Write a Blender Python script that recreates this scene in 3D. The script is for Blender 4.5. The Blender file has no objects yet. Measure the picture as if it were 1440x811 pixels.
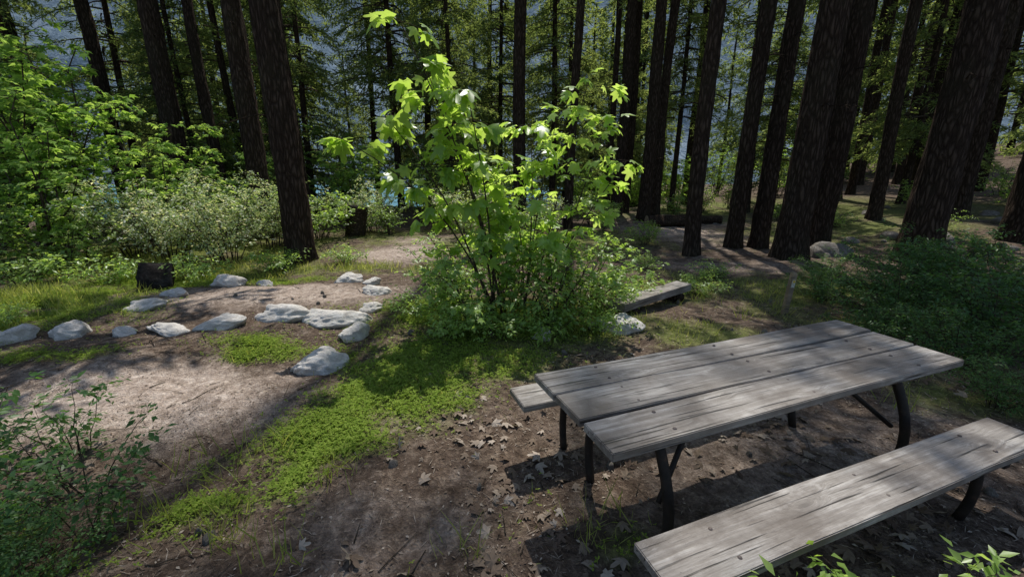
import bpy, math, random
import numpy as np
from mathutils import Vector
rng=np.random.default_rng(7); random.seed(7)
scene=bpy.context.scene
scene.view_settings.view_transform='Standard'; scene.view_settings.look='None'; scene.view_settings.exposure=0

# ---------------------------------------------------------------- noise / terrain
def _h(i,j,s):
    n=(i.astype(np.int64)*374761393+j.astype(np.int64)*668265263+s*974634777)&0x7fffffff
    n=((n^(n>>13))*1274126177)&0x7fffffff
    return ((n^(n>>16))&0xffff)/65535.0
def vn(x,y,s=0):
    x=np.asarray(x,float);y=np.asarray(y,float)
    i=np.floor(x);j=np.floor(y);fx=x-i;fy=y-j;fx=fx*fx*(3-2*fx);fy=fy*fy*(3-2*fy)
    a=_h(i,j,s);b=_h(i+1,j,s);c=_h(i,j+1,s);d=_h(i+1,j+1,s)
    return (a*(1-fx)+b*fx)*(1-fy)+(c*(1-fx)+d*fx)*fy
def sst(a,b,x):
    t=np.clip((x-a)/(b-a),0,1);return t*t*(3-2*t)
def gz(x,y):
    x=np.asarray(x,float);y=np.asarray(y,float)
    near=1-.75*np.exp(-(((x-1.4)/2.5)**2+((y-2)/2)**2))
    z=near*(.18*(vn(x*.4,y*.4,1)-.5)+.09*(vn(x*1.3,y*1.3,2)-.5)+.04*(vn(x*4,y*4,3)-.5))+.018*(vn(x*11,y*11,4)-.5)
    z=z+.10*np.exp(-(((x+3.4)/2.0)**4+((y-6.0)/1.0)**4))
    st=24+np.clip(x-7,0,40)*.9
    z=z-np.clip(.32*np.clip(y-st,0,None),0,20)
    z=z+.10*np.clip(x-9,0,60)*sst(5,12,y)-.05*np.clip(-x-9,0,80)
    z=z+np.clip(np.hypot(x,y)-20,0,60)*.02*(vn(x*.1,y*.1,9)-.5)
    return z
def gz1(x,y): return float(gz(np.array([x]),np.array([y]))[0])
GREEN=[(-.75,4.0,.9,.55,1.1),(-.9,3.2,.6,.55,1.15),(-1.25,2.65,.5,.4,1.1),(-1.6,2.2,.45,.33,1.0),(-.1,3.8,.6,.35,.9),(-2.7,4.2,.6,.3,.8),
 (-7,5.6,1.8,1.1,1.1),(-6.2,7.6,2.5,.9,1),(-3,8.3,2.0,.5,.7),(0,5,1.8,1.0,1),(3,6.8,1.3,1.2,.75),(2.2,4.6,1.0,.5,.6),(5,6,2,2,.7),(-9,10,5,3,1),(0,12,6,2.5,.7),
 (.1,1.9,.25,.25,.35),(.55,1.75,.2,.2,.5),(4,3.5,1,1.2,.5),(9,20,6,5,.8),(-2.6,1.5,.6,.5,.6),(-4.6,3.9,.7,.25,.5),(-.3,1.5,.3,.2,.4),(10,13,4,3,.7),(13,16,6,5,.6)]
DIRT=[(-3.4,6.0,1.7,.6,1.0),(-3.1,3.2,1.1,.6,1.0),(-2.6,9.6,.9,.8,1.1),(-2.4,11.5,.8,1,.8),(5.2,13.5,1.6,2.5,.7),(7.0,17,2,3,.4),(1.8,2.6,1.2,.6,.45),(-.7,1.9,.7,.35,.25),(4,8.3,2,.6,.35)]
def blobs(L,x,y):
    m=np.zeros_like(np.asarray(x,float))
    for (a,b,rx,ry,w) in L: m=np.maximum(m,w*np.exp(-(((x-a)/rx)**2+((y-b)/ry)**2)))
    return m
def gmask(x,y):
    g=blobs(GREEN,x,y)*(.2+1.1*vn(x*2.2,y*2.2,11)+.8*(vn(x*6,y*6,12)-.45))-.3*blobs(DIRT,x,y)
    return np.clip(g,0,1)

# ---------------------------------------------------------------- mesh building
class MB:
    def __init__(s): s.V=[];s.T=[];s.M=[];s.n=0
    def add(s,V,T,m=0):
        V=np.asarray(V,float).reshape(-1,3);T=np.asarray(T,np.int64).reshape(-1,3)
        s.V.append(V);s.T.append(T+s.n);s.M.append(np.full(len(T),m,np.int32));s.n+=len(V)
    def arrays(s): return np.concatenate(s.V),np.concatenate(s.T),np.concatenate(s.M)
    def mesh(s,name,mats,smooth=True): return mkmesh(name,*s.arrays(),mats,smooth)
def mkmesh(name,V,T,M,mats,smooth=True):
    me=bpy.data.meshes.new(name)
    me.vertices.add(len(V));me.vertices.foreach_set('co',V.ravel())
    me.loops.add(len(T)*3);me.loops.foreach_set('vertex_index',T.ravel().astype(np.int32))
    me.polygons.add(len(T));me.polygons.foreach_set('loop_start',np.arange(0,len(T)*3,3,dtype=np.int32))
    for m in mats: me.materials.append(m)
    me.polygons.foreach_set('material_index',M.astype(np.int32))
    me.polygons.foreach_set('use_smooth',np.full(len(T),smooth))
    me.update(calc_edges=True);return me
def obj(name,me,parent=None,loc=(0,0,0),rot=(0,0,0),sc=(1,1,1)):
    o=bpy.data.objects.new(name,me);scene.collection.objects.link(o)
    o.location=loc;o.rotation_euler=rot;o.scale=sc
    if parent: o.parent=parent
    return o
def empty(name,loc=(0,0,0),rot=(0,0,0),sc=(1,1,1)):
    o=obj(name,None,None,loc,rot,sc);o.empty_display_size=.2;return o
def norm(v): return v/np.maximum(np.linalg.norm(v,axis=-1,keepdims=True),1e-9)
def tube(mb,pts,rad,n=6,m=0,cap=True):
    P=np.asarray(pts,float);R=np.asarray(rad,float);k=len(P)
    tg=norm(np.gradient(P,axis=0));ref=np.array([0,0,1.]) if abs(tg[0][2])<.8 else np.array([1.,0,0])
    a=norm(np.cross(tg,ref));b=np.cross(tg,a)
    th=np.linspace(0,2*np.pi,n,endpoint=False)
    V=P[:,None]+R[:,None,None]*(np.cos(th)[None,:,None]*a[:,None]+np.sin(th)[None,:,None]*b[:,None])
    T=[]
    for i in range(k-1):
        for j in range(n):
            q=(j+1)%n;T+=[(i*n+j,(i+1)*n+j,(i+1)*n+q),(i*n+j,(i+1)*n+q,i*n+q)]
    V=V.reshape(-1,3)
    if cap:
        V=np.vstack([V,P[0],P[-1]])
        for j in range(n):
            q=(j+1)%n;T+=[(k*n,j,q),(k*n+1,(k-1)*n+q,(k-1)*n+j)]
    mb.add(V,T,m)
def scat(mb,tpl,pos,d,nr,sc,m=0):
    tv,tt=tpl;pos=np.asarray(pos);N=len(pos)
    if N==0:return
    d=norm(np.asarray(d));x=norm(np.cross(d,nr));z=np.cross(x,d)
    sc=np.broadcast_to(np.asarray(sc,float),(N,))
    L=tv[None]*sc[:,None,None]
    V=pos[:,None]+L[...,0:1]*x[:,None]+L[...,1:2]*d[:,None]+L[...,2:3]*z[:,None]
    T=tt[None]+(np.arange(N)*len(tv))[:,None,None]
    mb.add(V.reshape(-1,3),T.reshape(-1,3),m)
def box(mb,c,s,rz=0,m=0):
    c=np.array(c);s=np.array(s)/2
    V=np.array([(x,y,z) for x in(-1,1) for y in(-1,1) for z in(-1,1)])*s
    ca,sa=math.cos(rz),math.sin(rz);V=np.stack([V[:,0]*ca-V[:,1]*sa,V[:,0]*sa+V[:,1]*ca,V[:,2]],1)+c
    T=[(0,1,3),(0,3,2),(4,6,7),(4,7,5),(0,4,5),(0,5,1),(2,3,7),(2,7,6),(0,2,6),(0,6,4),(1,5,7),(1,7,3)]
    mb.add(V,T,m)
# templates (tip toward +Y, normal +Z, unit length)
KITE=(np.array([(0,0,0),(.13,.45,0),(0,1,0),(-.13,.45,0)],float),np.array([(0,1,2),(0,2,3)]))
OV=(np.array([(0,0,0),(.24,.4,.05),(0,1,-.06),(-.24,.4,.05),(0,.5,-.02)],float),
    np.array([(0,1,4),(1,2,4),(2,3,4),(3,0,4)]))
def maple(pr):
    V=[(0,.25,.03)];
    for a,r in pr:
        t=math.radians(a);x=math.sin(t)*r*.75;y=.25+math.cos(t)*r*.75
        V.append((x,y,-.28*(x*x+(y-.25)**2)+(.03 if r<.5 else -.02)))
    T=[(0,i+1,i) for i in range(1,len(pr))]+[(0,1,len(pr))]
    return np.array(V),np.array(T)
MAP=maple([(-150,.30),(-110,.62),(-85,.42),(-60,.80),(-52,.78),(-28,.45),(-12,.84),(0,1.0),(12,.84),(28,.45),(52,.78),(60,.80),(85,.42),(110,.62),(150,.30)])
MAPS=maple([(180,.25),(-115,.6),(-85,.4),(-56,.85),(-28,.45),(0,1.0),(28,.45),(56,.85),(85,.4),(115,.6)])
BL=(np.array([(-.03,0,0),(.03,0,0),(-.022,.5,.04),(.022,.5,.04),(0,1,.22)],float),np.array([(0,1,3),(0,3,2),(2,3,4)]))
def tri3():
    V=[];T=[]
    for k,a in enumerate((-70,0,70)):
        t=math.radians(a);c,s=math.cos(t),math.sin(t)
        for (x,y) in((0,.05),(.24,.5),(.12,.9),(-.12,.9),(-.24,.5)): V.append((x*c+y*s,-x*s+y*c,.1*y))
        b=k*5;T+=[(b,b+1,b+2),(b,b+2,b+3),(b,b+3,b+4)]
    return np.array(V),np.array(T)
TRI=tri3()

# ---------------------------------------------------------------- materials
def newmat(name):
    m=bpy.data.materials.new(name);m.use_nodes=True;nt=m.node_tree;nt.nodes.clear()
    return m,nt,nt.nodes,nt.links
def N(nt,t,**k):
    n=nt.nodes.new(t)
    for a,b in k.items():
        if a in n.inputs.keys(): n.inputs[a].default_value=b
        else: setattr(n,a,b)
    return n
def ramp(nt,inp,stops):
    r=nt.nodes.new('ShaderNodeValToRGB');e=r.color_ramp.elements
    while len(e)<len(stops): e.new(.5)
    for i,(p,c) in enumerate(stops): e[i].position=p;e[i].color=(*c,1) if len(c)==3 else c
    nt.links.new(inp,r.inputs[0]);return r.outputs[0]
def mixc(nt,f,a,b,bt='MIX'):
    n=nt.nodes.new('ShaderNodeMix');n.data_type='RGBA';n.blend_type=bt
    for s,v in((0,f),(6,a),(7,b)):
        if isinstance(v,(int,float)): n.inputs[s].default_value=v
        elif isinstance(v,tuple): n.inputs[s].default_value=(*v,1)
        else: nt.links.new(v,n.inputs[s])
    return n.outputs[2]
def coords(nt,kind='Object',scale=(1,1,1)):
    t=nt.nodes.new('ShaderNodeTexCoord');mp=nt.nodes.new('ShaderNodeMapping');mp.inputs['Scale'].default_value=scale
    nt.links.new(t.outputs[kind],mp.inputs[0]);return mp.outputs[0]
def noise(nt,v,sc,det=5,rough=.6,dist=0):
    n=N(nt,'ShaderNodeTexNoise',Scale=sc,Detail=det,Roughness=rough,Distortion=dist);nt.links.new(v,n.inputs['Vector']);return n.outputs[0]
def finish(nt,col,rough=.9,height=None,bs=.5,bd=.02,spec=.3):
    p=nt.nodes.new('ShaderNodeBsdfPrincipled');o=nt.nodes.new('ShaderNodeOutputMaterial')
    if isinstance(col,tuple): p.inputs['Base Color'].default_value=(*col,1)
    else: nt.links.new(col,p.inputs['Base Color'])
    p.inputs['Roughness'].default_value=rough
    p.inputs['Specular IOR Level'].default_value=spec
    if height is not None:
        b=N(nt,'ShaderNodeBump',Strength=bs,Distance=bd);nt.links.new(height,b.inputs['Height']);nt.links.new(b.outputs[0],p.inputs['Normal'])
    nt.links.new(p.outputs[0],o.inputs[0]);return p
def leafmat(name,c1,c2,c3,trans=.5,rough=.45,spec=.4,tmul=1.6,simple=False,hi=1.0):
    m,nt,ns,lk=newmat(name)
    g=ns.new('ShaderNodeNewGeometry');oi=ns.new('ShaderNodeObjectInfo')
    a=ns.new('ShaderNodeMath');a.operation='MULTIPLY_ADD';a.inputs[1].default_value=.3;lk.new(oi.outputs['Random'],a.inputs[0])
    b=ns.new('ShaderNodeMath');b.operation='MULTIPLY';b.inputs[1].default_value=.7;lk.new(g.outputs['Random Per Island'],b.inputs[0]);lk.new(b.outputs[0],a.inputs[2])
    col=ramp(nt,a.outputs[0],[(0,c1),(.5,c2),(hi,c3)])
    if simple:
        p=ns.new('ShaderNodeBsdfDiffuse');lk.new(col,p.inputs[0])
    else:
        p=ns.new('ShaderNodeBsdfPrincipled');lk.new(col,p.inputs['Base Color']);p.inputs['Roughness'].default_value=rough;p.inputs['Specular IOR Level'].default_value=spec
    t=ns.new('ShaderNodeBsdfTranslucent')
    tc=mixc(nt,1.0,col,(tmul*1.08,tmul,tmul*.55),'MULTIPLY');lk.new(tc,t.inputs[0])
    mx=ns.new('ShaderNodeMixShader');mx.inputs[0].default_value=trans
    lk.new(p.outputs[0],mx.inputs[1]);lk.new(t.outputs[0],mx.inputs[2])
    o=ns.new('ShaderNodeOutputMaterial');lk.new(mx.outputs[0],o.inputs[0]);return m
M_maple=leafmat('maple_leaf',(.17,.27,.05),(.25,.38,.09),(.38,.50,.19),.58,.35,.65,tmul=2.0)
M_shrub=leafmat('shrub_leaf',(.14,.24,.05),(.22,.34,.085),(.34,.46,.18),.52,.38,.55,tmul=2.0)
M_under=leafmat('understory_leaf',(.12,.22,.045),(.20,.33,.08),(.33,.45,.16),.5,tmul=1.9,simple=True)
M_pale=leafmat('pale_shrub_leaf',(.20,.30,.12),(.34,.43,.22),(.85,.85,.76),.4,simple=True,hi=.8)
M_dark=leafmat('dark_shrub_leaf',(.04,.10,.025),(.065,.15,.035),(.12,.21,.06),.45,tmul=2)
M_needle=leafmat('needle',(.07,.11,.04),(.13,.18,.07),(.23,.28,.12),.5,tmul=1.8,simple=True)
M_grass=leafmat('grass_blade',(.15,.20,.045),(.25,.30,.08),(.42,.42,.20),.5,simple=True)
M_cover=leafmat('cover_leaf',(.12,.19,.03),(.21,.30,.05),(.34,.41,.10),.45,simple=True)
M_dead=leafmat('dead_leaf',(.09,.06,.045),(.22,.17,.125),(.55,.48,.40),.15,.7,.2,1.0,simple=True)

def barkmat(name,c0,c1,c2):
    m,nt,ns,lk=newmat(name)
    v=coords(nt,'Object',(1,1,.22))
    n1=noise(nt,v,24,7,.7,.6)
    vo=N(nt,'ShaderNodeTexVoronoi',Scale=17.0);vo.feature='DISTANCE_TO_EDGE'
    dv=nt.nodes.new('ShaderNodeVectorMath');dv.operation='MULTIPLY_ADD';dv.inputs[1].default_value=(.16,.16,.16)
    nn=N(nt,'ShaderNodeTexNoise',Scale=5.0,Detail=5.0);lk.new(v,nn.inputs['Vector']);lk.new(nn.outputs[1],dv.inputs[0]);lk.new(v,dv.inputs[2]);lk.new(dv.outputs[0],vo.inputs['Vector'])
    cr=ramp(nt,vo.outputs[0],[(0,(0,0,0)),(.3,(1,1,1))])
    h=mixc(nt,.6,cr,n1)
    col=ramp(nt,h,[(.15,c0),(.5,c1),(.9,c2)])
    big=noise(nt,coords(nt,'Object',(1,1,.5)),1.3,3)
    col=mixc(nt,ramp(nt,big,[(.5,(0,0,0)),(.75,(.35,.35,.35))]),col,(.06,.06,.035))
    finish(nt,col,.95,h,1.0,.05,.05);return m
M_bark=barkmat('fir_bark',(.012,.008,.006),(.040,.028,.020),(.105,.075,.056))
M_twig=barkmat('twig_bark',(.03,.023,.015),(.08,.062,.045),(.16,.13,.10))

# ground
def groundmat():
    m,nt,ns,lk=newmat('forest_floor')
    v=coords(nt,'Object')
    at=ns.new('ShaderNodeAttribute');at.attribute_name='mask'
    sp=ns.new('ShaderNodeSeparateColor');lk.new(at.outputs[0],sp.inputs[0])
    n1=noise(nt,v,2.2,8,.7,.4);n2=noise(nt,v,11,9,.75,.5);n3=noise(nt,v,80,4,.7)
    vo=N(nt,'ShaderNodeTexVoronoi',Scale=75.0,Randomness=1.0)
    dv=nt.nodes.new('ShaderNodeVectorMath');dv.operation='MULTIPLY_ADD';dv.inputs[1].default_value=(.03,.03,.03)
    nn=N(nt,'ShaderNodeTexNoise',Scale=40.0);lk.new(v,nn.inputs['Vector']);lk.new(nn.outputs[1],dv.inputs[0]);lk.new(v,dv.inputs[2]);lk.new(dv.outputs[0],vo.inputs['Vector'])
    vs=ns.new('ShaderNodeSeparateColor');lk.new(vo.outputs['Color'],vs.inputs[0])
    duff=ramp(nt,n2,[(.33,(.040,.028,.020)),(.5,(.10,.073,.054)),(.68,(.235,.185,.14))])
    dirt=ramp(nt,n2,[(.32,(.17,.13,.10)),(.5,(.36,.295,.245)),(.68,(.56,.49,.42))])
    moss=ramp(nt,n2,[(.33,(.04,.05,.014)),(.5,(.11,.13,.035)),(.68,(.24,.25,.08))])
    md=ns.new('ShaderNodeMath');md.operation='MULTIPLY_ADD';lk.new(n1,md.inputs[0]);md.inputs[1].default_value=1.4;
    lk.new(sp.outputs[1],md.inputs[2])
    hf=ns.new('ShaderNodeMath');hf.operation='MULTIPLY';hf.inputs[1].default_value=.5;lk.new(md.outputs[0],hf.inputs[0])
    fd=ramp(nt,hf.outputs[0],[(.38,(0,0,0)),(.68,(1,1,1))])
    c=mixc(nt,fd,duff,dirt)
    fleck=ramp(nt,vs.outputs[0],[(.0,(.45,.42,.4)),(.35,(.85,.82,.8)),(.8,(1.05,1.0,.97)),(1,(1.5,1.42,1.3))])
    c=mixc(nt,.6,c,fleck,'MULTIPLY')
    mg=ns.new('ShaderNodeMath');mg.operation='MULTIPLY_ADD';lk.new(n2,mg.inputs[0]);mg.inputs[1].default_value=.6;lk.new(sp.outputs[0],mg.inputs[2])
    fg=ramp(nt,mg.outputs[0],[(.45,(0,0,0)),(.85,(.9,.9,.9))])
    c=mixc(nt,fg,c,moss)
    h=mixc(nt,.5,n2,n3);h=mixc(nt,.3,h,vo.outputs[0])
    finish(nt,c,.95,h,.9,.03,.1);return m
M_ground=groundmat()
def stonemat(name,a,b,c):
    m,nt,ns,lk=newmat(name);v=coords(nt,'Object')
    n1=noise(nt,v,2.5,8,.7,.6);n2=noise(nt,v,22,6,.75)
    col=ramp(nt,mixc(nt,.4,n1,n2),[(.36,a),(.5,b),(.62,c)])
    li=ramp(nt,noise(nt,v,4,6,.65,1),[(.56,(0,0,0)),(.66,(.45,.45,.45))]);col=mixc(nt,li,col,tuple(np.array(b)*.5))
    finish(nt,col,.9,mixc(nt,.5,n1,n2),.8,.06,.1);return m
M_stone=stonemat('granite',(.40,.365,.32),(.64,.60,.54),(.82,.79,.73))
M_dstone=stonemat('dull_rock',(.08,.07,.06),(.19,.17,.145),(.31,.29,.26))
M_char=stonemat('charred_wood',(.006,.005,.005),(.02,.017,.015),(.06,.055,.05))

def woodmat(name,a,b,c,ax=0):
    m,nt,ns,lk=newmat(name)
    t=ns.new('ShaderNodeTexCoord');oi=ns.new('ShaderNodeObjectInfo')
    ad=ns.new('ShaderNodeVectorMath');ad.operation='MULTIPLY_ADD';cb=ns.new('ShaderNodeCombineXYZ')
    for i in range(3): lk.new(oi.outputs['Random'],cb.inputs[i])
    lk.new(cb.outputs[0],ad.inputs[0]);ad.inputs[1].default_value=(17,9,5);lk.new(t.outputs['Object'],ad.inputs[2])
    v0=ad.outputs[0]
    kv=ns.new('ShaderNodeMapping');kv.inputs['Scale'].default_value=(2.2,6.5,6.5);lk.new(v0,kv.inputs[0])
    vk=N(nt,'ShaderNodeTexVoronoi',Scale=1.0);lk.new(kv.outputs[0],vk.inputs['Vector'])
    kn=ramp(nt,vk.outputs[0],[(.0,(1,1,1)),(.35,(0,0,0))])
    mp=ns.new('ShaderNodeMapping');mp.inputs['Scale'].default_value=(1.3,30,30);lk.new(v0,mp.inputs[0])
    w=ns.new('ShaderNodeVectorMath');w.operation='MULTIPLY_ADD';lk.new(kn,w.inputs[0]);w.inputs[1].default_value=(0,1.8,1.8);lk.new(mp.outputs[0],w.inputs[2])
    g1=noise(nt,w.outputs[0],1.0,6,.6,.5);g2=noise(nt,w.outputs[0],5.5,5,.7)
    big=noise(nt,v0,3.0,6,.65)
    g=mixc(nt,.4,g1,g2)
    col=ramp(nt,g,[(.3,a),(.5,b),(.68,c)])
    col=mixc(nt,ramp(nt,big,[(.36,(.8,.8,.8)),(.6,(0,0,0))]),col,(.09,.07,.054))
    col=mixc(nt,ramp(nt,vk.outputs[0],[(.05,(.85,.85,.85)),(.13,(0,0,0))]),col,(.045,.036,.03))
    mp2=ns.new('ShaderNodeMapping');mp2.inputs['Scale'].default_value=(1.6,60,60);lk.new(v0,mp2.inputs[0])
    ck=ramp(nt,noise(nt,mp2.outputs[0],1.0,3,.5),[(.32,(1,1,1)),(.38,(0,0,0))])
    col=mixc(nt,ck,col,(.03,.025,.02))
    sp=ramp(nt,noise(nt,v0,90,3,.6),[(.66,(0,0,0)),(.72,(.7,.7,.7))]);col=mixc(nt,sp,col,(.07,.055,.04))
    h=mixc(nt,ck,g,(0.,0.,0.))
    finish(nt,col,.5,h,.9,.009,.5);return m
M_wood=woodmat('weathered_wood',(.115,.10,.084),(.27,.245,.215),(.54,.51,.47))
M_post=woodmat('post_wood',(.18,.13,.08),(.30,.22,.14),(.42,.33,.22))
m,nt,ns,lk=newmat('dark_iron');v=coords(nt,'Object')
nn=noise(nt,v,25,5);finish(nt,ramp(nt,nn,[(.35,(.010,.008,.007)),(.6,(.022,.016,.013)),(.75,(.06,.032,.02))]),.6,nn,.3,.004,.25);M_iron=m
m,nt,ns,lk=newmat('bolt_steel');finish(nt,(.10,.08,.07),.5);M_bolt=m
m,nt,ns,lk=newmat('label_plate');v=coords(nt,'Object');finish(nt,ramp(nt,noise(nt,v,40,3),[(.4,(.4,.38,.3)),(.6,(.6,.58,.48))]),.5);M_label=m
m,nt,ns,lk=newmat('label_yellow');finish(nt,(.6,.42,.04),.5);M_yel=m
m,nt,ns,lk=newmat('lake_water');v=coords(nt,'Object');nn=noise(nt,v,.6,4)
finish(nt,(.10,.26,.32),.25,nn,.15,.3,.4);M_lake=m
m,nt,ns,lk=newmat('hazed_mountain_forest');v=coords(nt,'Object');n1=noise(nt,v,.012,8,.7);n2=noise(nt,v,.12,4,.7)
finish(nt,ramp(nt,mixc(nt,.5,n1,n2),[(.38,(.095,.135,.165)),(.5,(.15,.20,.245)),(.65,(.26,.31,.35))]),1.0,n2,1,6,.0);M_mtn=m  # aerial haze painted in as bluish tones of the forest colour

# ---------------------------------------------------------------- ground / lake / mountain
def axis(lo,hi,c0,c1,fine,grow=1.12):
    a=list(np.arange(c0,c1,fine));s=fine;x=a[-1]
    while x<hi: s*=grow;x+=s;a.append(x)
    s=fine;x=a[0];b=[]
    while x>lo: s*=grow;x-=s;b.append(x)
    return np.array(b[::-1]+a)
xs=axis(-1400,1400,-7,8,.06);ys=axis(-200,1500,.8,10,.055)
X,Y=np.meshgrid(xs,ys);Z=gz(X,Y);nx,ny=len(xs),len(ys)
i,j=np.meshgrid(np.arange(nx-1),np.arange(ny-1));a=(j*nx+i).ravel()
T=np.concatenate([np.stack([a,a+1,a+nx+1],1),np.stack([a,a+nx+1,a+nx],1)])
mb=MB();mb.add(np.stack([X,Y,Z],-1).reshape(-1,3),T);me=mb.mesh('ground',[M_ground])
ca=me.color_attributes.new('mask','FLOAT_COLOR','POINT')
cd=np.zeros((nx*ny,4),np.float32);cd[:,0]=gmask(X,Y).ravel();cd[:,1]=np.clip(blobs(DIRT,X,Y),0,1).ravel();cd[:,3]=1
ca.data.foreach_set('color',cd.ravel())
obj('ground',me)
mb=MB();mb.add([(-1300,45,-15),(1300,45,-15),(1300,800,-15),(-1300,800,-15)],[(0,1,2),(0,2,3)]);obj('lake',mb.mesh('lake',[M_lake]))
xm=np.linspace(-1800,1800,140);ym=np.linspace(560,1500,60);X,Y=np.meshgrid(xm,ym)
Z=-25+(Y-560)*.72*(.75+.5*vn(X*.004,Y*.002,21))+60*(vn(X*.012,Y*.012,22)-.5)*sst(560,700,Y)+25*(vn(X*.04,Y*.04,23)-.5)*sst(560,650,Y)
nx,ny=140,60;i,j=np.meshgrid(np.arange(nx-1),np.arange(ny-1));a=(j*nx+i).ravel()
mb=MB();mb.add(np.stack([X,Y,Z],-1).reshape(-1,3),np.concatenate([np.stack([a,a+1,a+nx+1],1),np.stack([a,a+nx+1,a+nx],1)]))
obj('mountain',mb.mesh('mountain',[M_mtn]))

# ---------------------------------------------------------------- conifers
def trunk_mesh(seed,r,H,lean=(0,0),twigs=14,tz=(2.5,9),raw=False):
    R=np.random.default_rng(seed);n=14 if raw else 36
    zz=np.concatenate([np.linspace(-.3,1.5,16),np.linspace(1.7,10,44),np.linspace(10.6,H,12)]) if not raw else np.linspace(-.5,H,14)
    th=np.linspace(0,2*np.pi,n,endpoint=False);mb=MB()
    ZZ,TH=np.meshgrid(zz,th,indexing='ij')
    base=r*(1-.75*np.clip(ZZ/H,0,1))*(1+.22*np.exp(-np.clip(ZZ,0,9)/.3))
    fl=1+.10*np.exp(-np.clip(ZZ,0,9)/.5)*np.sin(TH*5+seed)
    rid=(vn(TH*r*22+50+0*ZZ,ZZ*1.6+seed*3.1,31)-.5)*.045+(vn(TH*r*9+20,ZZ*2.5+seed,32)-.5)*.03
    rid=rid*min(1,r/.25)
    wob=.05*np.sin(ZZ*.45+seed)
    RR=base*fl+rid*np.minimum(1,2*np.minimum(TH,2*np.pi-TH)+.3)
    Xc=lean[0]*ZZ+wob;Yc=lean[1]*ZZ+.04*np.sin(ZZ*.6+seed*2)
    V=np.stack([Xc+RR*np.cos(TH),Yc+RR*np.sin(TH),ZZ],-1)
    k=len(zz);T=[]
    for i in range(k-1):
        for j in range(n):
            q=(j+1)%n;T+=[(i*n+j,i*n+q,(i+1)*n+q),(i*n+j,(i+1)*n+q,(i+1)*n+j)]
    mb.add(V.reshape(-1,3),T)
    if raw: return mb.arrays()
    for t in range(twigs):
        z=R.uniform(*tz);a=R.uniform(0,6.28);L=R.uniform(.25,1.3);d=np.array([math.cos(a),math.sin(a),0])
        c=np.array([lean[0]*z+.05*math.sin(z*.45+seed),lean[1]*z,z])
        s=np.linspace(0,1,5)[:,None]
        P=c+d*(r*.6+L*s)+np.array([0,0,1])*(-.25*L*s*s+.1*L*s)+R.normal(0,.02,(5,3))
        tube(mb,P,np.linspace(.016,.003,5),4,0,False)
        for q in range(3):
            s0=P[R.integers(1,4)];d2=norm(d+R.normal(0,.6,3)+np.array([0,0,-.2]))
            tube(mb,[s0,s0+d2*L*.2,s0+d2*L*.35+[0,0,-.03]],[.006,.004,.002],3,0,False)
    return mb.mesh('trunk',[M_bark])
def crown(seed,z0,z1,rmax,nbr,size=.15,dens=1.0,K=7):
    R=np.random.default_rng(seed);mb=MB()
    for b in range(nbr):
        f=R.uniform(0,1)**1.1;h=z0+(z1-z0)*f
        L=(rmax*(1-f)**.65+.35)*R.uniform(.55,1.1);az=R.uniform(0,6.283)
        o=np.array([math.cos(az),math.sin(az),0.]);lat=np.array([-o[1],o[0],0.])
        up=R.uniform(-.05,.25);dr=R.uniform(.3,.6)
        s=np.linspace(0,1,6)[:,None]
        cv=lambda s:o*(L*s)+np.array([0,0,1.])*(L*(up*s-dr*s*s))+np.array([0,0,h])+lat*(.12*L*np.sin(s*3+b))
        tube(mb,cv(s),np.linspace(.012+.012*L,.004,6),3,0,False)
        nb=int(L*11*dens)
        if nb<2: continue
        ss=R.uniform(.18,1,(nb,1));side=R.choice([-1,1],(nb,1));bl=(.18+.30*L*(1.05-ss)**.7)*R.uniform(.6,1.15,(nb,1))
        st=cv(ss);bd=norm(o*.75+lat*side*R.uniform(.5,1.1,(nb,1))+np.array([0,0,-1.])*R.uniform(.1,.5,(nb,1)))
        q=np.linspace(.12,1,K)[None,:,None]
        P=st[:,None]+bd[:,None]*bl[:,None]*q+np.array([0,0,-1.])*(q**2)*bl[:,None]*.25
        P=P+R.normal(0,.025,P.shape)
        dd=bd[:,None]+R.normal(0,.5,P.shape)
        scat(mb,KITE,P.reshape(-1,3),dd.reshape(-1,3),norm(R.normal(0,.5,(nb*K,3))+np.array([0,0,1.])),R.uniform(.7,1.3,nb*K)*size*1.25,1)
    return mb.arrays()
def xf(A,rz,sc,loc):
    V,T,M=A;c,s=math.cos(rz),math.sin(rz);sc=np.array(sc)*np.ones(3);V=V*sc
    return np.stack([V[:,0]*c-V[:,1]*s,V[:,0]*s+V[:,1]*c,V[:,2]],1)+np.array(loc),T,M
def uniq(name,A,mats,parent,rz=0,sc=1,loc=(0,0,0)):
    return obj(name,mkmesh(name,*xf(A,rz,sc,loc),mats),parent)
CM=[M_twig,M_needle]
HI=[crown(100+i,8.5+i*.8,20+i,1.9,50,.21,.75,6) for i in range(3)]
THIN_SHADE=[crown(140+i,0,10,2.4,26,.22,.7,6) for i in range(2)]
LO=[crown(200+i,1.2+i*1.2,14+i,2.6,140,.14,1.0,8) for i in range(4)]
FAR=[crown(220+i,1+i*.5,15+i,2.8,105,.25,.7,6) for i in range(3)]
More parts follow.
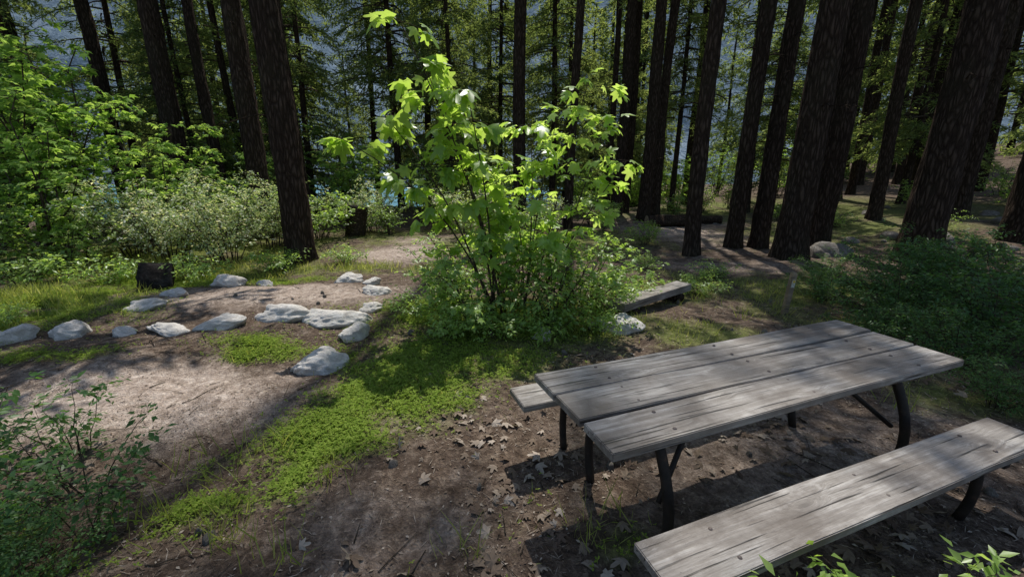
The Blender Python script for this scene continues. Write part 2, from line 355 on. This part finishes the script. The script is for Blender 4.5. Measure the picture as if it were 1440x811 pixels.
TREES=[(-4.6,9.05,.27,0),(-6.9,12,.25,0),(-10.75,14.4,.30,0),(-10.1,15.4,.18,-.03),(-14.6,16.6,.24,-.02),(-16.2,15.4,.21,0),(-11.8,19.5,.15,-.03),(-6.8,14.4,.12,-.02),
 (.3,16.6,.23,0),(1.95,14.7,.14,.015),(4.28,19.5,.14,0),(4.36,18,.22,.01),(5.2,20,.17,.01),(4.9,16.2,.22,.02),(5.9,18,.19,.02),(4.12,9.65,.165,0),(5.7,10.8,.18,-.01),
 (6.35,10.9,.20,0),(6.1,9.25,.29,0),(7.8,10.9,.26,.01),(11.7,14,.18,0),(16.6,18,.2,0),(8.55,8.8,.33,0),(13.7,13.4,.29,0),(12.3,10.3,.36,0),
 (19.7,25,.2,0),(21,24,.22,.02),(14.8,20,.22,0),(9.6,24,.2,0),(18.5,15.5,.28,0),(12.3,24,.17,0),(8.2,27,.2,0),(17,22,.18,0),(10.2,19,.17,0)]
for k,(x,y,r,ln) in enumerate(TREES):
    root=empty('fir_tree',(x,y,gz1(x,y)))
    H={8:40,9:36}.get(k,24)
    obj('trunk',trunk_mesh(k+1,r*1.04,H,(ln,0),twigs=10 if k<25 else 6,tz=(2.0,9)),root)
    if k in (8,9): uniq('foliage',THIN_SHADE[k%2],CM,root,k*2.1,1,(ln*28,0,H-10.5))  # out-of-view crowns, height and thinness shaped to shade the foreground
    elif k in (0,15,16,22): uniq('foliage',HI[k%3],CM,root,k*2.1,(.85,.85,.8),(ln*14,0,4.5))
    elif k in (1,2,7,13): uniq('foliage',HI[k%3],CM,root,k*2.1,.7,(ln*18,0,9))
    else: uniq('foliage',HI[k%3],CM,root,k*1.7,1,(ln*12,0,0))
    if k==0: uniq('added_shade_foliage',THIN_SHADE[1],CM,root,1.0,(1.15,1.15,.5),(0,0,6.6))  # extra crown above the view, added to dapple the terrace with shade
FULL=[(-8.4,18.5,.9),(-2.6,19,.85),(1.9,21,1.0),(-5.4,21,1.1),(-13.2,20,1.0),(-18.5,13,.8),(-16,19,1.),(7.9,21.5,.9),(11.5,20,.9),(15.2,17,.9),(20.2,19,1.1),(-.6,25,1),(3.2,26,1.05),(22,14.5,1),(-21,18,1.1),(-10.5,22,1.1),(-18.5,24,1.1),(-3.6,25,1.15),(-7.6,25,1.1),(-13.5,25,1.2),(-15.5,14.5,.8),(-11.8,16.5,.75)]
for k,(x,y,s) in enumerate(FULL):
    root=empty('fir_tree',(x,y,gz1(x,y)))
    obj('trunk',trunk_mesh(80+k,.15*s,17*s,(0,0),twigs=0),root);uniq('foliage',LO[k%4],CM,root,k*1.3,s)
tk=trunk_mesh(300,.2,17,(0,0),raw=True);mb=MB()
R=np.random.default_rng(5);cnt=0
while cnt<58:
    x=R.uniform(-46,56);y=R.uniform(27,50)
    if abs(x)>y*1.3+2: continue
    if -7<x/y*20<2 and R.uniform()<.25: continue
    s=R.uniform(.9,1.4);a=R.uniform(0,6);g=gz1(x,y)
    for A,mm in((tk,0),(FAR[cnt%3],1)):
        V,T,M=xf(A,a,s,(x,y,g));mb.V.append(V);mb.T.append(T+mb.n);mb.M.append(M if mm else M*0);mb.n+=len(V)
    cnt+=1
obj('distant_forest',mb.mesh('distant_forest',[M_bark,M_needle]))

# ---------------------------------------------------------------- broadleaf plants
def broad(seed,height,radius,nstem,ntw,nlf,lsize,tpl,lmat,stems=None,srad=.012,droop=.4,base=.2,tw=(.25,.6),updir=.25,name='plant'):
    R=np.random.default_rng(seed);mb=MB()
    if stems is None:
        stems=[]
        for i in range(nstem):
            a=R.uniform(0,6.283);b=R.uniform(0,base)*radius;out=R.uniform(.15,1)*radius;a2=a+R.normal(0,.5);h=height*R.uniform(.6,1)*(1-.25*(out/radius)**2)
            p0=np.array([math.cos(a)*b,math.sin(a)*b,-.05]);s=np.linspace(0,1,7)[:,None]
            stems.append(p0+np.array([math.cos(a2),math.sin(a2),0])*out*s**1.4+np.array([0,0,1.])*h*s**.9+R.normal(0,.02*height,(7,3))*s)
    for P in stems:
        P=np.asarray(P,float);k=len(P)
        tube(mb,P,np.linspace(srad,srad*.3,k),5,0,False)
        for t in range(ntw):
            u=R.uniform(.18,1)**.8*(k-1.001);i=int(u);f=u-i;c=P[i]*(1-f)+P[i+1]*f
            if t<2: c=P[-1]
            a=R.uniform(0,6.283);d=norm(np.array([math.cos(a),math.sin(a),updir+R.normal(0,.25)]))
            L=R.uniform(*tw)*(1.15-.5*u/(k-1))
            s=np.linspace(0,1,4)[:,None];Q=c+d*L*s-np.array([0,0,1.])*L*.2*s*s
            tube(mb,Q,np.linspace(srad*.35,srad*.12,4),3,0,False)
            q=R.uniform(.15,1.05,nlf);pos=c+d*L*q[:,None]-np.array([0,0,1.])*(L*.2*q*q)[:,None]+R.normal(0,.02,(nlf,3))
            lat=np.array([-d[1],d[0],0.]);sd=R.choice([-1,1],(nlf,1))
            ld=norm(d*.7+lat*sd*R.uniform(.3,1,(nlf,1))-np.array([0,0,1.])*R.uniform(0,2*droop,(nlf,1))+R.normal(0,.2,(nlf,3)))
            nr=norm(np.array([0,0,1.])+R.normal(0,.38,(nlf,3))+.001)
            scat(mb,tpl,pos+ld*lsize*.15,ld,nr,lsize*R.uniform(.5,1.15,nlf),1)
    return mb.arrays(),[M_twig,lmat]
def plant(name,A,x,y,rz=0,s=1,dz=0):
    r=empty(name,(x,y,gz1(x,y)+dz));uniq('stems_and_leaves',A[0],A[1],r,rz,s);return r
def stem(b,t,bend,n=8):
    b=np.array(b,float);t=np.array(t,float);s=np.linspace(0,1,n)[:,None];return b+(t-b)*s+np.array(bend)*np.sin(s*np.pi)
me=broad(11,3,1,0,12,6,.20,MAP,M_maple,stems=[stem((0,0,0),(-1.0,.0,3.15),(.15,0,0)),stem((0,0,0),(-.8,.2,2.75),(.1,.1,0)),stem((-.05,.1,0),(-1.65,-.1,2.05),(.15,0,.25)),
   stem((-.1,.1,0),(-.35,-.1,2.5),(.05,0,.1)),stem((-.1,.0,0),(-1.25,.1,2.3),(.1,0,.15)),stem((-.1,.0,0),(-.65,.1,2.2),(.1,0,.15))],srad=.014,droop=.75,tw=(.2,.5),name='maple')
plant('bigleaf_maple_sapling',me,-.1,4.75)
me=broad(12,2.5,1,0,14,6,.165,MAP,M_maple,stems=[stem((0,0,0),(.35,.0,2.35),(-.05,0,0)),stem((.05,0,0),(.68,.2,2.65),(.0,.1,0)),stem((.05,.1,0),(1.1,-.1,1.85),(0,0,.1)),
   stem((0,.1,0),(.05,-.1,2.2),(.05,0,.1)),stem((0,-.1,0),(-.2,.2,1.8),(.05,0,.1)),stem((.1,-.1,0),(.95,.3,2.3),(.05,0,.1))],srad=.011,droop=.5,tw=(.2,.5),name='maple')
plant('bigleaf_maple_sapling',me,.15,4.95)
SH=[broad(20+i,1.35,.95,13,13,8,.085,[MAPS,OV][i%2],M_shrub,name='shrub') for i in range(3)]
plant('shrub',SH[0],-.35,4.7,0,.8);plant('shrub',SH[1],.45,4.75,1,.8);plant('shrub',SH[2],.0,5.3,2,.95);plant('shrub',SH[0],.85,5.3,3,.85);plant('shrub',SH[1],-.65,5.4,4,.8)
FN=[broad(30+i,.45,.5,14,8,8,.06,OV,M_shrub,tw=(.1,.25),srad=.005,name='low') for i in range(2)]
for k,(x,y,s) in enumerate([(-.7,4.5,1),(-.1,4.3,.9),(.4,4.35,1),(.95,4.6,.8),(1.3,5.4,1),(-1.1,5.1,1),(1.6,6.2,1.2),(-5.5,7.2,1.2),(-6.8,6.9,1.2),(-4.6,8.2,1.2),(-3.4,8.8,1),(-7.8,6.6,1.3),(-6.2,4.9,.7),(2.9,6.3,.8),(3.5,7.3,.9),(2.6,8.2,.8)]):
    plant('low_shrub',FN[k%2],x,y,k,s)
TALL=[broad(40+i,4.6,1.7,11,22,10,.17,MAPS,M_under,srad=.03,tw=(.35,.9),base=.35,name='tall') for i in range(2)]
TALL.append(broad(45,4.8,1.6,10,22,11,.14,OV,M_under,srad=.03,tw=(.35,.9),name='tall'))
PALE=broad(50,1.7,1.2,20,22,12,.065,OV,M_pale,srad=.01,tw=(.2,.5),name='pale')
for k,(x,y,s) in enumerate([(-9.2,8.4,.8),(-10.9,9.9,1.15),(-13.2,13.0,1.3),(-8.9,10.6,.8),(-15.5,11,1.3),(-11.0,17.2,1.0),
      (-8.6,13.5,.75),(-5.6,15.3,.65),(-3.2,15.5,.6),(-.8,17.5,.6),(2.9,18.5,.5),(-12.4,8.8,1.1),(-7.4,18.5,.9),(8.6,23,.6),(12.6,27,.7),(7,26,.7),(-17.5,15.5,1.5),(10.5,21,.5),(14.5,24,.7),(6.5,21.5,.45)]):
    plant('vine_maple',TALL[k%3],x,y,k*1.9,s)
for k,(x,y,s) in enumerate([(-5.9,8.7,1.1),(-7.0,8.7,1.15),(-6.0,10.6,1.15),(-4.2,13.0,1.0),(-1.6,13.6,.9),(1,13.8,.8),(-8.2,9.2,1.0)]):
    plant('oceanspray_shrub',PALE,x,y,k*2,s)
for k,(x,y,s) in enumerate([(-8.4,7.9,1.0),(-9.4,7.3,1.1),(-7.4,10.8,1.3),(-5.2,11.5,1.1),(-3.6,12.6,.9),(-1.2,11.8,.8),(.8,12.2,.8),(2.8,13.2,.7),(-10.6,7.9,1.3),(-2.3,14.5,1.2),(-.2,15.2,1.2),(2.8,15.6,1.0),(7.4,19.5,.8),(9.2,21,.9),(3.4,10.8,.5),(-11.5,7.2,1.2),(12,17,.7),(14.5,15.5,.8),(10.2,13.5,.45),(11.5,11.5,.5),(9.6,15.5,.5),(17,14.5,.9),(19,17,1.0),(15.5,12.5,.7)]):
    plant('shrub',SH[k%3],x,y,k*1.1,s)
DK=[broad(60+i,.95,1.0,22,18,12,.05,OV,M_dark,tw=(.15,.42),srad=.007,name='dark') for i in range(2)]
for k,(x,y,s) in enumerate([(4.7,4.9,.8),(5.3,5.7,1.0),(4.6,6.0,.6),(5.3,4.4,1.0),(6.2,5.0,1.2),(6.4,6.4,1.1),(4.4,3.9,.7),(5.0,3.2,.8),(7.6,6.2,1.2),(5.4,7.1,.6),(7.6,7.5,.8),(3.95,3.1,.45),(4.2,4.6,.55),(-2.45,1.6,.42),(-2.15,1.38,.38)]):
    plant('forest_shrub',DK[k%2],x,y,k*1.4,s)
SP=[broad(70+i,.62,.38,7,8,7,.055,OV,M_dark,tw=(.08,.2),srad=.004,name='sprig') for i in range(2)]
for k,(x,y,s) in enumerate([(-2.55,2.15,1.2),(-2.95,2.5,1.0),(-2.2,1.8,.9),(-2.7,1.7,1.0),(-3.2,2.1,1.2)]): plant('sprig_plant',SP[k%2],x,y,k*1.3,s)
SP2=broad(75,.55,.10,4,6,7,.06,OV,M_maple,tw=(.04,.1),srad=.003,name='sprig')
for k,(x,y,s) in enumerate([(.74,1.0,1.1),(.86,1.04,1.1),(1.20,1.16,1.05),(1.33,1.18,1.0),(1.72,1.27,.95)]): plant('seedling',SP2,x,y,k*1.3,s)

# ---------------------------------------------------------------- grass, cover, litter
def samp(n,x0,x1,y0,y1,fn):
    out=[];R=rng
    while sum(len(o) for o in out)<n:
        x=R.uniform(x0,x1,n*2);y=y0+(y1-y0)*R.uniform(0,1,n*2)**1.35
        k=R.uniform(0,1,n*2)<fn(x,y);out.append(np.stack([x[k],y[k]],1))
    return np.concatenate(out)[:n]
P=samp(46000,-10,10,1.2,15,lambda x,y:gmask(x,y)**1.6);n=len(P);z=gz(P[:,0],P[:,1])
lg=.03+.06*vn(P[:,0]*1.5,P[:,1]*1.5,41)+.10*(blobs([(-7,5.6,2,1.3,1),(-6,8,3,1,1),(3,6.5,1.5,1.5,.6),(0,4.9,1.6,.5,.8),(-3,8.3,2,.5,1)],P[:,0],P[:,1]))
mb=MB();d=rng.normal(0,.45,(n,3));d[:,2]=1
scat(mb,BL,np.column_stack([P,z-.005]),d,rng.normal(0,1,(n,3)),lg*rng.uniform(.4,1.4,n)*1.0,0)
obj('grass',mb.mesh('grass',[M_grass]))
P=samp(64000,-7,6,1.2,7.5,lambda x,y:np.clip(gmask(x,y)*1.3,0,1)**2*np.exp(-((x+5)/3.0)**4*.2));n=len(P);z=gz(P[:,0],P[:,1])
mb=MB();d=rng.normal(0,1,(n,3));d[:,2]=.15;nr=rng.normal(0,.3,(n,3));nr[:,2]=1
scat(mb,TRI,np.column_stack([P,z+rng.uniform(.003,.045,n)]),d,nr,rng.uniform(.010,.026,n),0)
obj('clover_ground_cover',mb.mesh('cover',[M_cover]))
mb=MB()
for (x,y) in [(.42,1.75),(.52,1.9),(-.25,1.7),(-1.6,2.0),(-1.9,1.9),(-1.4,1.75),(-2.1,2.4),(3.1,3.1),(2.9,5.1),(3.5,5.3),(2.3,4.6),(1.0,4.3),(-6,5.2),(-6.6,5.6),(-7.2,5.4),(-5.6,6.2),(-4.3,7.8),(-3.6,8.2)]+[(a,b) for a,b in rng.uniform((-8,4.8),(-5.5,7.5),(25,2))]+[(a,b) for a,b in rng.uniform((-2.2,1.5),(-1,2.6),(12,2))]:
    n=20;p=np.column_stack([rng.normal(x,.07,n),rng.normal(y,.07,n)]);d=rng.normal(0,.45,(n,3));d[:,2]=1
    scat(mb,(BL[0]*[.5,1,1],BL[1]),np.column_stack([p,gz(p[:,0],p[:,1])]),d,rng.normal(0,1,(n,3)),rng.uniform(.08,.25,n),0)
obj('grass_tufts',mb.mesh('tufts',[M_grass]))
def flat(n):
    d=rng.normal(0,1,(n,3));d[:,2]*=.12;nr=rng.normal(0,.28,(n,3));nr[:,2]=1;return d,nr
mb=MB()
fn=lambda x,y:(.3+.7*(vn(x*1.7,y*1.7,51)>.5))*(1-.6*gmask(x,y))*(1-.3*blobs(DIRT[:2],x,y)).clip(0,1)
P=samp(28000,-6,7,1.1,9,fn);n=len(P);d,nr=flat(n);scat(mb,OV,np.column_stack([P,gz(P[:,0],P[:,1])+.006]),d,nr,rng.uniform(.008,.03,n),0)
P=samp(800,-1.2,4.5,1.1,4,lambda x,y:(.08+.92*(vn(x*2,y*2,53)>.55)));n=len(P);d,nr=flat(n);scat(mb,MAP,np.column_stack([P,gz(P[:,0],P[:,1])+.015]),d,nr+rng.normal(0,.35,(n,3)),rng.uniform(.03,.10,n),0)
P=samp(30000,-6,7,1.1,8,fn);n=len(P);d,nr=flat(n);scat(mb,(KITE[0]*[.22,1,1],KITE[1]),np.column_stack([P,gz(P[:,0],P[:,1])+.008]),d,nr,rng.uniform(.02,.075,n),0)
obj('leaf_litter',mb.mesh('litter',[M_dead],False))
mb=MB()
for k in range(600):
    x=rng.uniform(-5,6);y=1.2+7*rng.uniform()**1.4;a=rng.uniform(0,3.14);L=rng.uniform(.06,.32)
    s=np.linspace(-.5,.5,4);px=x+math.cos(a)*L*s;py=y+math.sin(a)*L*s+rng.normal(0,.008,4)
    tube(mb,np.column_stack([px,py,gz(px,py)+.008]),np.linspace(1,.5,4)*rng.uniform(.0012,.005),5)
obj('fallen_twigs',mb.mesh('twigs',[M_twig]))

# ---------------------------------------------------------------- rocks
import bmesh
def rockmesh(seed,sub=4,mat=None):
    bm=bmesh.new();bmesh.ops.create_icosphere(bm,subdivisions=sub,radius=1);R=np.random.default_rng(seed)
    pl=[(norm(R.normal(0,1,3)),R.uniform(.6,.88)) for _ in range(13)]
    for v in bm.verts:
        p=np.array(v.co)
        for nrm,dd in pl:
            t=p@nrm-dd
            if t>0:p=p-nrm*t*.88
        p=p*(1+.30*(float(vn(p[0]*1.6+seed*3,p[1]*1.6+p[2]*1.7+seed,60))-.5)+.12*(float(vn(p[0]*5+seed,p[1]*5+p[2]*5,61))-.5)+.04*(float(vn(p[0]*13+seed,p[1]*13+p[2]*11,62))-.5))
        v.co=p*1.15
    for f in bm.faces:f.smooth=True
    me=bpy.data.meshes.new('rock');bm.to_mesh(me);bm.free();me.materials.append(mat);return me
RK=[rockmesh(i+40,5,M_stone) for i in range(7)];RD=[rockmesh(20+i,3,M_dstone) for i in range(3)]
ST=[(-1.85,3.8,.50,.36,.17),(-1.75,4.46,.28,.24,.15),(-2.15,4.95,.70,.34,.18),(-2.85,4.98,.55,.28,.15),(-3.4,4.72,.5,.28,.13),(-3.95,4.6,.5,.22,.09),(-4.45,4.6,.28,.2,.08),(-5.0,4.50,.38,.26,.14),(-5.4,4.35,.32,.24,.15),(-5.95,4.42,.45,.25,.12),
 (-4.85,5.35,.38,.22,.10),(-5.0,6.1,.33,.22,.11),(-4.65,6.75,.48,.28,.17),(-4.1,6.85,.25,.2,.09),(-2.75,6.95,.48,.28,.15),(-2.3,6.8,.25,.2,.1),(-2.0,6.1,.36,.26,.12),(-1.85,5.3,.25,.2,.09),
 (1.24,4.72,.58,.36,.17),(.31,4.35,.17,.14,.12),(8.0,8.0,.6,.35,.14)]
for k,(x,y,w,dp,h) in enumerate(ST):
    obj('rock',RK[k%7],None,(x,y,gz1(x,y)+h*.08),(rng.uniform(-.12,.12),rng.uniform(-.12,.12),rng.uniform(-.4,.4)),(w*.56,dp*.6,h*.9))
SD=[(7.4,9.7,.8,.5,.25),(6.9,9.6,.5,.3,.2),(9.4,9.3,.6,.4,.25),(10.3,10.4,.9,.5,.3)]
for k in range(22): SD.append((rng.uniform(7,17),rng.uniform(9.5,17),*(rng.uniform(.15,.5)*np.array([1,.7,.35]))))
for k in range(60): SD.append((rng.uniform(-5,4),rng.uniform(1.4,6),*(rng.uniform(.012,.06)*np.array([1,.8,.7]))))
for k,(x,y,w,dp,h) in enumerate(SD):
    obj('rock',RD[k%3],None,(x,y,gz1(x,y)+h*.05),(rng.uniform(-.15,.15),rng.uniform(-.15,.15),rng.uniform(0,6)),(w*.56,dp*.6,h))

# ---------------------------------------------------------------- picnic table
tab=empty('picnic_table',(1.40,2.226,gz1(1.4,2.2)),(0,0,math.radians(21)))
def board(name,L,W,Tk,loc,parent,mat,seed):
    bm=bmesh.new();bmesh.ops.create_cube(bm,size=1)
    for v in bm.verts:v.co=Vector((v.co.x*L,v.co.y*W,v.co.z*Tk))
    bmesh.ops.bevel(bm,geom=bm.edges[:],offset=.004,segments=2,affect='EDGES')
    for s in range(23):
        c=-L/2+L*(s+1)/24
        bmesh.ops.bisect_plane(bm,geom=bm.verts[:]+bm.edges[:]+bm.faces[:],plane_co=(c,0,0),plane_no=(1,0,0))
    for v in bm.verts:
        v.co.y+=.004*(float(vn(v.co.x*3+seed*7,seed+ (5 if v.co.y>0 else 0),71))-.5)*2
        v.co.z+=.004*math.sin(v.co.x*2.1+seed*1.7)
        if abs(v.co.x)>L/2-.02: v.co.x+=.008*float(vn(v.co.y*40+seed,seed,72))
    me=bpy.data.meshes.new(name);bm.to_mesh(me);bm.free();me.materials.append(mat)
    return obj(name,me,parent,loc)
for i,yy in enumerate((-.25,0,.25)):
    b=board('tabletop_board_%d'%(i+1),2.44+.012*i,.234,.042,(0,yy,.735),tab,M_wood,i+1)
board('bench_seat_front',2.46,.25,.042,(.03,-.635,.43),tab,M_wood,5)
board('bench_seat_back',2.44,.25,.042,(0,.665,.43),tab,M_wood,6)
mb=MB()
for sx in (-.87,.87):
    box(mb,(sx,0,.695),(.05,.66,.036))
    for sy in (-1,1):
        s=np.linspace(0,1,9)
        yy=sy*(.20+.09*np.sin(s*np.pi)+.10*s);zz=.69*(1-s)-.02*s
        tube(mb,np.column_stack([np.full(9,sx),yy,zz]),np.full(9,.026),10)
        e=-math.copysign(.42,sx)
        tube(mb,[(sx,sy*.27,.33),(sx+e*.5,sy*.16,.52),(sx+e,sy*.06,.705)],[.014]*3,8)
        by=sy*.65
        s=np.linspace(0,1,7);tube(mb,np.column_stack([np.full(7,sx),by+sy*.03*np.sin(s*np.pi),.405*(1-s)-.02*s]),np.full(7,.024),10)
        box(mb,(sx,by,.398),(.05,.22,.02))
obj('iron_frame',mb.mesh('frame',[M_iron]),tab)
mb=MB()
def bolt(x,y,z):
    th=np.linspace(0,6.283,10,endpoint=False);r=.010
    V=[(x+r*math.cos(t),y+r*math.sin(t),z) for t in th]+[(x+r*.6*math.cos(t),y+r*.6*math.sin(t),z+.005) for t in th]+[(x,y,z+.006)]
    T=[]
    for j in range(10):
        q=(j+1)%10;T+=[(j,q,10+q),(j,10+q,10+j),(10+j,10+q,20)]
    mb.add(V,T)
for sx in(-.87,.87,0):
    for yy in(-.25,0,.25):
        for o in(-.07,.07): bolt(sx+.01*o,yy+o,.7565)
    for yy in(-.635,.665):
        for o in(-.07,.07): bolt(sx,yy+o,.4515)
obj('bolts',mb.mesh('bolts',[M_bolt]),tab)

# ---------------------------------------------------------------- log bench, post, stump, logs
lb=empty('log_bench',(1.95,5.68,gz1(1.95,5.68)),(0,0,math.atan2(1.05,1.25)))
b=board('seat_log',1.65,.25,.10,(0,0,.17),lb,M_wood,9)
mb=MB();[tube(mb,[(sx,-.14,.05),(sx,.14,.05)],[.07,.065],10) for sx in(-.55,.55)];obj('supports',mb.mesh('sup',[M_bark]),lb)
mp=empty('marker_post',(3.56,5.3,gz1(3.56,5.3)),(.03,.05,.2))
mb=MB();box(mb,(0,0,.25),(.065,.05,.60));box(mb,(0,0,.557),(.054,.04,.014));obj('post',mb.mesh('post',[M_post],False),mp)
mb=MB();box(mb,(0,-.0285,.42),(.05,.005,.10));obj('label',mb.mesh('label',[M_label],False),mp)
mb=MB();box(mb,(.0,-.0335,.45),(.03,.004,.03));obj('label_mark',mb.mesh('labelm',[M_yel],False),mp)
def logmesh(L,r,seed,mats,n=28):
    mb=MB();xs_=np.linspace(-L/2,L/2,14);th=np.linspace(0,2*np.pi,n,endpoint=False)
    XX,TH=np.meshgrid(xs_,th,indexing='ij');rr=r*(1+.12*np.sin(TH*3+seed)+.1*(vn(TH*4+seed,XX*5,81)-.5))
    V=np.stack([XX,rr*np.cos(TH),rr*np.sin(TH)],-1).reshape(-1,3);T=[]
    for i in range(13):
        for j in range(n):
            q=(j+1)%n;T+=[(i*n+j,(i+1)*n+j,(i+1)*n+q),(i*n+j,(i+1)*n+q,i*n+q)]
    mb.add(V,T,0)
    for e,i in((-1,0),(1,13)):
        ring=V[i*n:(i+1)*n];c=ring.mean(0)+[e*.01,0,0];mid=c+(ring-c)*.55+[e*.012,0,0]+np.random.default_rng(seed).normal(0,.008,(n,3))
        T=[]
        for j in range(n):
            q=(j+1)%n;T+=[(j,n+j,n+q),(j,n+q,q),(n+j,2*n,n+q)]
        mb.add(np.vstack([ring,mid,c]),T,1)
    return mb.mesh('log',mats)
obj('burnt_log_section',logmesh(.42,.24,3,[M_char,M_char]),None,(-5.8,6.75,gz1(-5.8,6.75)+.17),(0,.15,math.radians(35)))
obj('fallen_log',logmesh(1.7,.2,4,[M_bark,M_post]),None,(5.6,15.3,gz1(5.6,15.3)+.17),(0,0,.15))
obj('fallen_log',logmesh(1.4,.17,6,[M_bark,M_post]),None,(7.0,15.9,gz1(7,15.9)+.15),(0,0,-.1))
obj('fallen_log',logmesh(2.4,.13,7,[M_bark,M_post]),None,(10.2,9.2,gz1(10.2,9.2)+.1),(0,0.03,.5))
st=empty('tree_stump',(-4.4,12.1,gz1(-4.4,12.1)))
obj('stump_body',logmesh(.9,.26,5,[M_bark,M_char]),st,(0,0,.4),(0,math.radians(-80),.3))

# ---------------------------------------------------------------- light
az=math.radians(9);el=math.radians(63)
s=Vector((math.sin(az)*math.cos(el),math.cos(az)*math.cos(el),math.sin(el)))
sd=bpy.data.lights.new('sun','SUN');sd.energy=5.0;sd.angle=math.radians(.5);sd.color=(1,.96,.90)
so=bpy.data.objects.new('sun',sd);scene.collection.objects.link(so);so.rotation_euler=s.to_track_quat('Z','Y').to_euler()
w=bpy.data.worlds.new('World');scene.world=w;w.use_nodes=True;nt=w.node_tree
sk=nt.nodes.new('ShaderNodeTexSky');sk.sky_type='NISHITA';sk.sun_disc=False;sk.sun_elevation=el;sk.sun_rotation=az
bg=nt.nodes['Background'];bg.inputs[1].default_value=.145;nt.links.new(sk.outputs[0],bg.inputs[0])
# ---------------------------------------------------------------- camera
cd=bpy.data.cameras.new('camera');cd.lens=15;cd.sensor_width=36;cd.clip_start=.05;cd.clip_end=4000
co=bpy.data.objects.new('camera',cd);scene.collection.objects.link(co);co.location=(0,0,1.82);co.rotation_euler=(math.radians(90-15.3),0,0)
scene.camera=co
print('TRIS',sum(len(m.polygons) for m in bpy.data.meshes))
